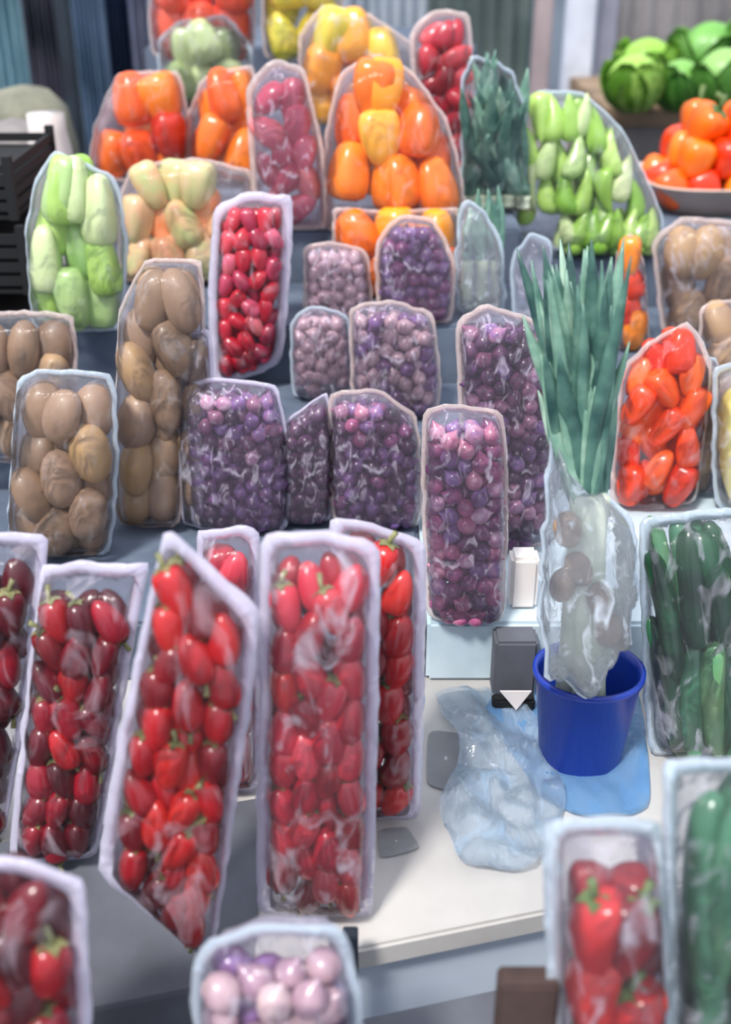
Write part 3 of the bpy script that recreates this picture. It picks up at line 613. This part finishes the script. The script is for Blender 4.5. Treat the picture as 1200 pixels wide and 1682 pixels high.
for i in range(7):
    a = i*2*math.pi/7; b0 = tubc+Vector((math.cos(a)*.020, math.sin(a)*.018, .008)) if i else tubc+Vector((0, 0, .008))
    nk = at_Y(968+14*math.cos(a), 815, Yl+.012*math.sin(a))
    tips = []
    for k in range(12):
        v = R.uniform(392, 680) if k > 2 else R.uniform(385, 440); u = 944+R.uniform(-80, 74)*(.35+.65*(800-v)/400); tips.append((at_Y(u, v, Yl+R.uniform(-.02, .09)), R.uniform(.006, .0115)))
    leek(b0, nk, tips, 'leek standing in the blue tub, '+('in the middle', 'rightmost', 'at the back right', 'at the back left', 'leftmost', 'at the front left', 'at the front right')[i], 'leeks in the blue tub', 100+i, .0095)
bag([(905, 712), (925, 770), (980, 800), (1042, 850), (1048, 960), (1034, 1060), (962, 1152), (893, 1105), (884, 960), (892, 830)], TZ+.106, 'crinkled whitish plastic bag wrapped round the leek shafts in the blue tub', None, lean=16, T=.072, seam=.005, film='crinkle', seam_m='seam_cool', back='crinkle', seed=70, wave=.005, bagname='plastic_bag')
for i, (u, v) in enumerate(((932, 870), (950, 935), (985, 985), (1000, 1035), (925, 960))):
    p = at_Y(u, v, Yl-.026); X = Matrix.Translation(p) @ Matrix.Rotation(R.uniform(-.8, .8), 4, 'Y') @ Matrix.Rotation(R.uniform(0, 6), 4, 'Z')
    put_item('tuber', .012, .017, 'tuber', X, 'small brown root in the crinkled leek bag, '+('topmost', 'second from the top', 'third down', 'lowest', 'leftmost')[i], 'brown roots in the leek bag', 'root', None)
# second bunch of leeks at the top
lb = at_z(812, 348, Z4); 
for i in range(5):
    b0 = Vector((lb.x+(i-2)*.022, lb.y+.01*(i % 2), Z4+.003)); nk = b0+Vector((0, .0, .022))
    tips = [(at_Y(R.uniform(762, 856), R.uniform(70, 290), lb.y+R.uniform(-.04, .07)), R.uniform(.012, .018)) for k in range(9)]
    leek(b0, nk, tips, '%s leek of the upper bunch beside the light green peppers' % ('leftmost', 'second from left', 'middle', 'second from right', 'rightmost')[i], 'leeks in the upper bunch', 200+i, .011)
bag([(752, 330), (790, 335), (826, 400), (832, 515), (745, 515)], Z3, 'clear plastic bag with pale leek stalks beside the deep violet shallots', None, lean=6, T=.05, seam=.006, film='crinkle', seam_m='seam_cool', back='film_hazy', seed=71, wave=.003)
lb = at_z(790, 505, Z3)
for i in range(3):
    b0 = Vector((lb.x+(i-1)*.021, lb.y+.006, Z3+.004)); tips = [(b0+Vector((R.uniform(-.02, .02), .03, R.uniform(.12, .16))), .009) for k in range(4)]
    leek(b0, b0+Vector((0, .008, .06)), tips, '%s short leek in the clear bag beside the violet shallots' % ('left', 'middle', 'right')[i], 'short bagged leeks', 300+i, .0085)
bag([(754, 130), (775, 92), (840, 110), (862, 170), (864, 346), (756, 346)], Z4, 'clear sleeve round the upper bunch of leeks', None, lean=3, T=.075, seam=.005, film='film', seam_m='seam_cool', back='film', seed=73, wave=.003)
# dim grey bag between leeks and light green peppers
bag([(838, 430), (870, 385), (905, 400), (905, 520), (842, 525)], Z3, 'hazy bag of mauve shallots left of the tall leek leaves', sh(mat='paleshallot', a=.0104, b=.0118), lean=6, T=.045, seam=.005, film='film_hazy', seam_m='seam_cool', seed=72,
    item_label='mauve shallot left of the leek leaves', group='mauve shallots by the leeks', item_name='shallot')

# ------------------------------------------------------------------ odds and ends on the table
def crumple(name, px, mat, label, cat, z=TZ+.003, amp=.018, seed=0, n=46, th=.0006):
    P = [at_z(u, v, z) for u, v in px]; P2 = [Vector((p.x, p.y)) for p in P]
    out = resample(chaikin(P2), 64); c = sum(out, Vector((0, 0)))/64
    bm = bmesh.new(); S = [i/14 for i in range(14, 0, -1)]; rings = []
    def hz(x, y):
        q = Vector((x*16+seed, y*16, seed)); a = abs(noise.noise(q)); b = abs(noise.noise(q*2.3)); return amp*(a*1.2+b*.7)
    for s in S:
        rings.append([bm.verts.new((c.x+(p.x-c.x)*s, c.y+(p.y-c.y)*s, z+hz(c.x+(p.x-c.x)*s, c.y+(p.y-c.y)*s))) for p in out])
    for i in range(len(rings)-1):
        for k in range(64): bm.faces.new((rings[i][k], rings[i][(k+1) % 64], rings[i+1][(k+1) % 64], rings[i+1][k]))
    bm.faces.new(rings[-1])
    bmesh.ops.solidify(bm, geom=list(bm.faces), thickness=th)
    o = link(name, bm, mat); tag(o, label, cat); return o
crumple('plastic_sheet', [(705, 1140), (800, 1130), (880, 1180), (935, 1320), (880, 1440), (760, 1430), (715, 1330), (760, 1240)], M['clearsheet'], 'crumpled clear plastic sheet lying on the white table', 'plastic sheet', seed=2)
crumple('plastic_sheet', [(790, 1165), (850, 1120), (1052, 1130), (1072, 1335), (965, 1350), (885, 1310), (840, 1240)], M['bluefilm'], 'pale blue plastic sheet spread under the blue tub', 'plastic sheet', amp=.006, seed=5)
crumple('paper_scrap', [(702, 1200), (760, 1205), (772, 1270), (735, 1300), (700, 1290)], M['paper'], 'grey paper scrap lying beside the half hidden red bag', 'paper', z=TZ+.0015, amp=.002, seed=8)
crumple('paper_scrap', [(622, 1362), (668, 1358), (692, 1395), (622, 1412)], M['paper'], 'grey paper scrap lying right of the tall centre bag', 'paper', z=TZ+.0015, amp=.002, seed=9)
ga, gb_ = at_Y(812, 1090, .985).x, at_Y(882, 1090, .985).x
tag(link('storage_box', box_bm(ga, gb_, .985, 1.018, TZ+.001, .924, .003), M['card_grey'], smooth=False), 'small grey box against the pale step, left of the blue tub', 'box')
ga, gb_ = at_Y(838, 960, 1.045).x, at_Y(884, 960, 1.045).x
tag(link('paper_carton', box_bm(ga, gb_, 1.045, 1.075, .926, .988, .004), M['white'], smooth=False), 'white carton on the pale step beside the pink purple shallots', 'carton')
d0 = at_z(842, 1172, TZ)
dk = empty('dark_gap_block', (d0.x, d0.y, TZ)); tag(dk, 'dark block standing for a shaded gap, with white card left of the blue tub', 'dark block')
link('clip', box_bm(-.022, .022, -.002, .012, .0005, .018, .002), M['black'], dk, False)  # black block put in place of a shaded gap
bm = bmesh.new(); lo = [bm.verts.new((x, -.0075, z)) for x, z in ((-.016, .034), (.016, .034), (.002, .010))]; hi = [bm.verts.new((v.co.x, -.006, v.co.z)) for v in lo]
bm.faces.new(lo[::-1]); bm.faces.new(hi)
for k in range(3): bm.faces.new((lo[k], lo[(k+1) % 3], hi[(k+1) % 3], hi[k]))
bmesh.ops.recalc_face_normals(bm, faces=bm.faces)
link('card', bm, M['white'], dk, False)
# plain grey sheet over the left part of the table top and its front edge
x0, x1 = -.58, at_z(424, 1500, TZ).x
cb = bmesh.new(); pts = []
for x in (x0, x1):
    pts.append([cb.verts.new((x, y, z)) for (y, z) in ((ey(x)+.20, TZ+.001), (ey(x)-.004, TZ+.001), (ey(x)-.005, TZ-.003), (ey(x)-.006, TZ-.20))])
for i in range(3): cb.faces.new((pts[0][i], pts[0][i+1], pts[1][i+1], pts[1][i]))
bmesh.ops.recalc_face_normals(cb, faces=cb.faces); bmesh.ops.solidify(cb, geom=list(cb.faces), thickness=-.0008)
tag(link('grey_sheet', cb, M['card_grey'], smooth=False), 'plain grey sheet folded over the left front table edge', 'cardboard')
ps = at_z(576, 1585, TZ); yy = ey(ps.x)-.018
tag(link('metal_post', box_bm(ps.x-.006, ps.x+.006, yy-.006, yy+.006, BZ+.0005, at_Y(576, 1530, yy).z, .001), M['dark'], smooth=False), 'thin dark metal post at the front table edge', 'post')
cbx = at_Y(868, 1622, .50)
tag(link('cardboard_box', box_bm(cbx.x-.018, cbx.x+.020, .50, .518, BZ+.0005, cbx.z, .002), M['card_brown'], smooth=False), 'brown cardboard box on the bench beside the large red peppers', 'box')

# ------------------------------------------------------------------ background
def wpx(u0, u1, Y):    # x range at depth Y near the top of the frame
    return at_Y(u0, 120, Y).x, at_Y(u1, 120, Y).x
def post(u0, u1, Y, mat, label, z1=2.4):
    a, b = wpx(u0, u1, Y); tag(link('stall_post', box_bm(a, b, Y-.03, Y+.03, 0, z1, .006), mat, smooth=False), label, 'post')
post(104, 128, 4.0, M['dark'], 'dark upright post at the upper left')
post(922, 968, 3.6, solid('white painted post', (214, 220, 234), .5), 'white upright post at the top, right of centre')
post(872, 900, 3.9, solid('pinkish grey post', (176, 160, 162), .6), 'pinkish grey post left of the white post')
post(976, 1004, 4.2, solid('lilac grey post', (150, 150, 166), .6), 'lilac grey post right of the white post')
def curtain(u0, u1, Y, z0, z1, mat, label, seed=0, pleat=.02):
    a, b = wpx(u0, u1, Y); bm = bmesh.new(); n = 40; rows = []
    for j in range(9):
        z = z0+(z1-z0)*j/8
        rows.append([bm.verts.new((a+(b-a)*i/n, Y+pleat*math.sin(i*1.1+seed+.2*j)+.02*noise.noise(Vector((i*.2, j*.4, seed))), z)) for i in range(n+1)])
    for j in range(8):
        for i in range(n): bm.faces.new((rows[j][i], rows[j][i+1], rows[j+1][i+1], rows[j+1][i]))
    bmesh.ops.solidify(bm, geom=list(bm.faces), thickness=.004)
    tag(link('hanging_cloth', bm, mat), label, 'cloth')
curtain(128, 180, 3.8, .2, 1.9, solid('steel blue cloth', (160, 185, 210), .8, (120, 145, 170), 4), 'steel blue cloth hanging right of the dark post', 1)
curtain(178, 224, 4.1, .3, 1.9, solid('navy cloth', (64, 89, 129), .8, (40, 56, 89), 3), 'navy blue cloth hanging at the upper left', 2)
curtain(222, 252, 3.7, .3, 1.9, solid('pale lilac cloth', (190, 195, 216), .8), 'pale lilac cloth hanging left of the tomato red peppers', 3)
curtain(-60, 50, 4.2, .3, 1.9, solid('pale teal cloth', (166, 205, 215), .8, (111, 143, 158), 3), 'pale teal cloth at the upper left corner', 4)
curtain(50, 104, 4.6, .3, 1.9, solid('mauve grey cloth', (150, 145, 163), .8, (78, 83, 98), 3), 'mauve grey cloth left of the dark post', 5)
curtain(560, 700, 4.4, .3, 1.9, solid('pale grey cloth', (213, 220, 229), .8, (149, 165, 177), 2), 'pale grey cloth hanging behind the golden peppers', 6)
curtain(690, 870, 4.8, .3, 2.0, solid('grey green cloth', (160, 172, 170), .8, (105, 122, 120), 2), 'grey green cloth behind the upper leeks', 7)
curtain(1004, 1260, 5.0, .3, 2.1, solid('taupe cloth', (180, 175, 175), .8, (100, 98, 103), 2), 'taupe cloth behind the green cabbages', 8)
# crate stand in shadow at the far left
def sack(u, v, Y, zb, rx, mat, label, seed):
    p = at_Y(u, v, Y); h = p.z-zb
    me = lathe_lobed('sack', [(r*rx, zb+z*h) for r, z in ((.7, 0), (.95, .04), (1, .3), (.98, .6), (.85, .85), (.5, .97), (.1, 1))], 5, .04, seed, 0, 20, .06)
    me.materials.append(mat); o = bpy.data.objects.new('cloth_sack', me); COL.objects.link(o); o.location = (p.x, p.y, 0); tag(o, label, 'sack')
dsz = .98
st = empty('dark_stand', (-.92, 2.25, 0)); tag(st, 'dark stand in shadow at the left edge beyond the display', 'stand')
link('stand_top', box_bm(-.32, .30, -.45, .45, dsz-.02, dsz, .003), M['black'], st, False)
link('front_panel', box_bm(-.31, .29, -.44, -.42, .1, dsz-.021), M['black'], st, False)
for x in (-.29, .27):
    for y in (-.40, .42): link('leg', box_bm(x-.02, x+.02, y-.02, y+.02, 0, dsz-.021), M['black'], st, False)
sack(38, 140, 2.42, dsz, .105, solid('olive grey sack', (132, 132, 116), .9, (104, 104, 92), 14, .4), 'olive grey sack on the dark stand', 1)
sack(20, 195, 2.26, dsz, .07, solid('grey sack', (148, 142, 140), .9, (120, 116, 116), 14, .4), 'smaller grey sack on the dark stand', 2)
jm = lathe_lobed('jar', [(.032, 0), (.036, .01), (.036, .07), (.030, .082), (.030, .092)], n=24, wob=0)
p = at_Y(78, 215, 2.16); 
jm.materials.append(M['white']); jr = bpy.data.objects.new('round_jar', jm); COL.objects.link(jr); jr.location = (p.x, p.y-.0, dsz+.0005); jr.scale = (1.1, 1.1, (p.z+.03-dsz)/.092); tag(jr, 'white round topped jar on the dark stand beside the grey sack', 'jar')
# dark crates lower on the left
for i, (u0, u1, Y, z0, z1, lab) in enumerate(((-140, 44, 1.56, 1.0005, 1.10, 'black crate at the left edge, lowest of the stack'), (-150, 36, 1.60, 1.1015, 1.20, 'black crate at the left edge, middle of the stack'), (-160, 30, 1.62, 1.2015, 1.29, 'black crate at the left edge, topmost of the stack'))):
    a = at_Y(u0, 400, Y).x; b = at_Y(u1, 400, Y).x
    root = empty('plastic_crate', ((a+b)/2, Y+.12, z0)); tag(root, lab, 'crate'); hw = (b-a)/2; h = z1-z0
    bm = box_bm(-hw, hw, -.12, .12, 0, .006); box_bm(-hw+.01, hw-.01, -.11, .11, .006, h-.03, 0, bm)  # solid black inner block stands in for the crate's shaded inside
    for sgn in (-1, 1):
        for k in range(4):
            z = .012+k*(h-.02)/4; box_bm(-hw, hw, sgn*.12-.003, sgn*.12+.003, z, z+(h-.02)/4*.7, 0, bm); box_bm(sgn*hw-.003, sgn*hw+.003, -.12, .12, z, z+(h-.02)/4*.7, 0, bm)
    link('crate_body', bm, M['black'], root, False)
    for sx in (-1, 1):
        for sy in (-1, 1): link('corner_post', box_bm(sx*hw-.006, sx*hw+.006, sy*.12-.006, sy*.12+.006, 0, h-.002), M['black'], root, False)
riser(-.74, -.48, 1.520, 1.82, 1.0, 'low slate blue block at the left edge under the black crates')
# counter with cabbages at the upper right
cy = 3.0; cz = at_Y(1100, 178, cy).z; ca, cb_ = wpx(1000, 1330, cy)
ct = empty('back_counter', ((ca+cb_)/2, cy+.3, 0)); tag(ct, 'wooden counter at the upper right with green cabbages on it', 'counter'); hw = (cb_-ca)/2
wood = solid('grey brown wood', (150, 128, 104), .7, (112, 92, 74), 6, .2, stretch=(1, 6, 6))
link('counter_top', box_bm(-hw, hw, -.3, .3, cz-.045, cz, .004), wood, ct, False)
link('front_panel', box_bm(-hw+.01, hw-.01, -.28, -.26, .05, cz-.046), solid('grey panel', (130, 124, 122), .8), ct, False)
for x in (-hw+.03, hw-.03):
    for y in (-.24, .26): link('leg', box_bm(x-.025, x+.025, y-.025, y+.025, 0, cz-.046), wood, ct, False)
cabm = [produce_mat('bright cabbage leaf %d' % i, c, rough=.5, scale=12, var=.4, coat=.1) for i, c in enumerate(([(96, 150, 40), (140, 190, 70), (176, 212, 110)], [(60, 120, 36), (104, 164, 70), (150, 196, 110)]))]
def cabbage(u, v, Y, r, mat, label, seed):
    rr = random.Random(seed); p = at_Y(u, v, Y); root = empty('cabbage', (p.x, Y, cz)); tag(root, label, 'cabbage', None)
    me = lathe_lobed('head', [(r*math.cos(t)*.8, r*.95+r*.85*math.sin(t)) for t in [(-math.pi/2+math.pi*i/12)*.98 for i in range(13)]], 0, 0, seed, 0, 24, .06); me.materials.append(mat)
    h = bpy.data.objects.new('head', me); COL.objects.link(h); h.parent = root
    for k in range(8):
        a = k*2.4+rr.random(); bm = bmesh.new(); rows = []; tl = rr.uniform(.85, 1.1)
        for i in range(8):
            t = i/7; row = []
            for j in range(9):
                s = (j-4)/4; wd = 1.0*math.sin(math.pi*min(.97, .18+t*.8))**.6; el = -1.2+t*1.9*tl
                az = s*wd*.85; rad = r*(.9+.12*t+.22*max(0, t-.6)+.05*math.sin(s*9+t*5+seed)*t)
                row.append(bm.verts.new((rad*math.cos(el)*math.cos(a+az), rad*math.cos(el)*math.sin(a+az), max(.002, r*.97+rad*math.sin(el)))))
            rows.append(row)
        for i in range(7):
            for j in range(8): bm.faces.new((rows[i][j], rows[i][j+1], rows[i+1][j+1], rows[i+1][j]))
        bmesh.ops.solidify(bm, geom=list(bm.faces), thickness=.003); link('outer_leaf', bm, mat, root)
for i, (u, Y, r, mi, lab) in enumerate(((1042, 2.88, .078, 0, 'bright green cabbage, leftmost on the counter'), (1118, 2.90, .070, 1, 'green cabbage in the middle of the counter'), (1188, 2.88, .085, 1, 'green cabbage at the right edge of the counter'),
                                        (1060, 3.10, .085, 0, 'bright green cabbage behind the leftmost one'), (1160, 3.12, .105, 1, 'large green cabbage behind the middle one'), (1240, 3.10, .11, 1, 'large green cabbage behind the right edge one'))):
    cabbage(u, 120, Y, r, cabm[mi], lab, 40+i)
print('COUNTS', COUNT, {k: len(v) for k, v in REST.items()}, 'objects', len(COL.objects))
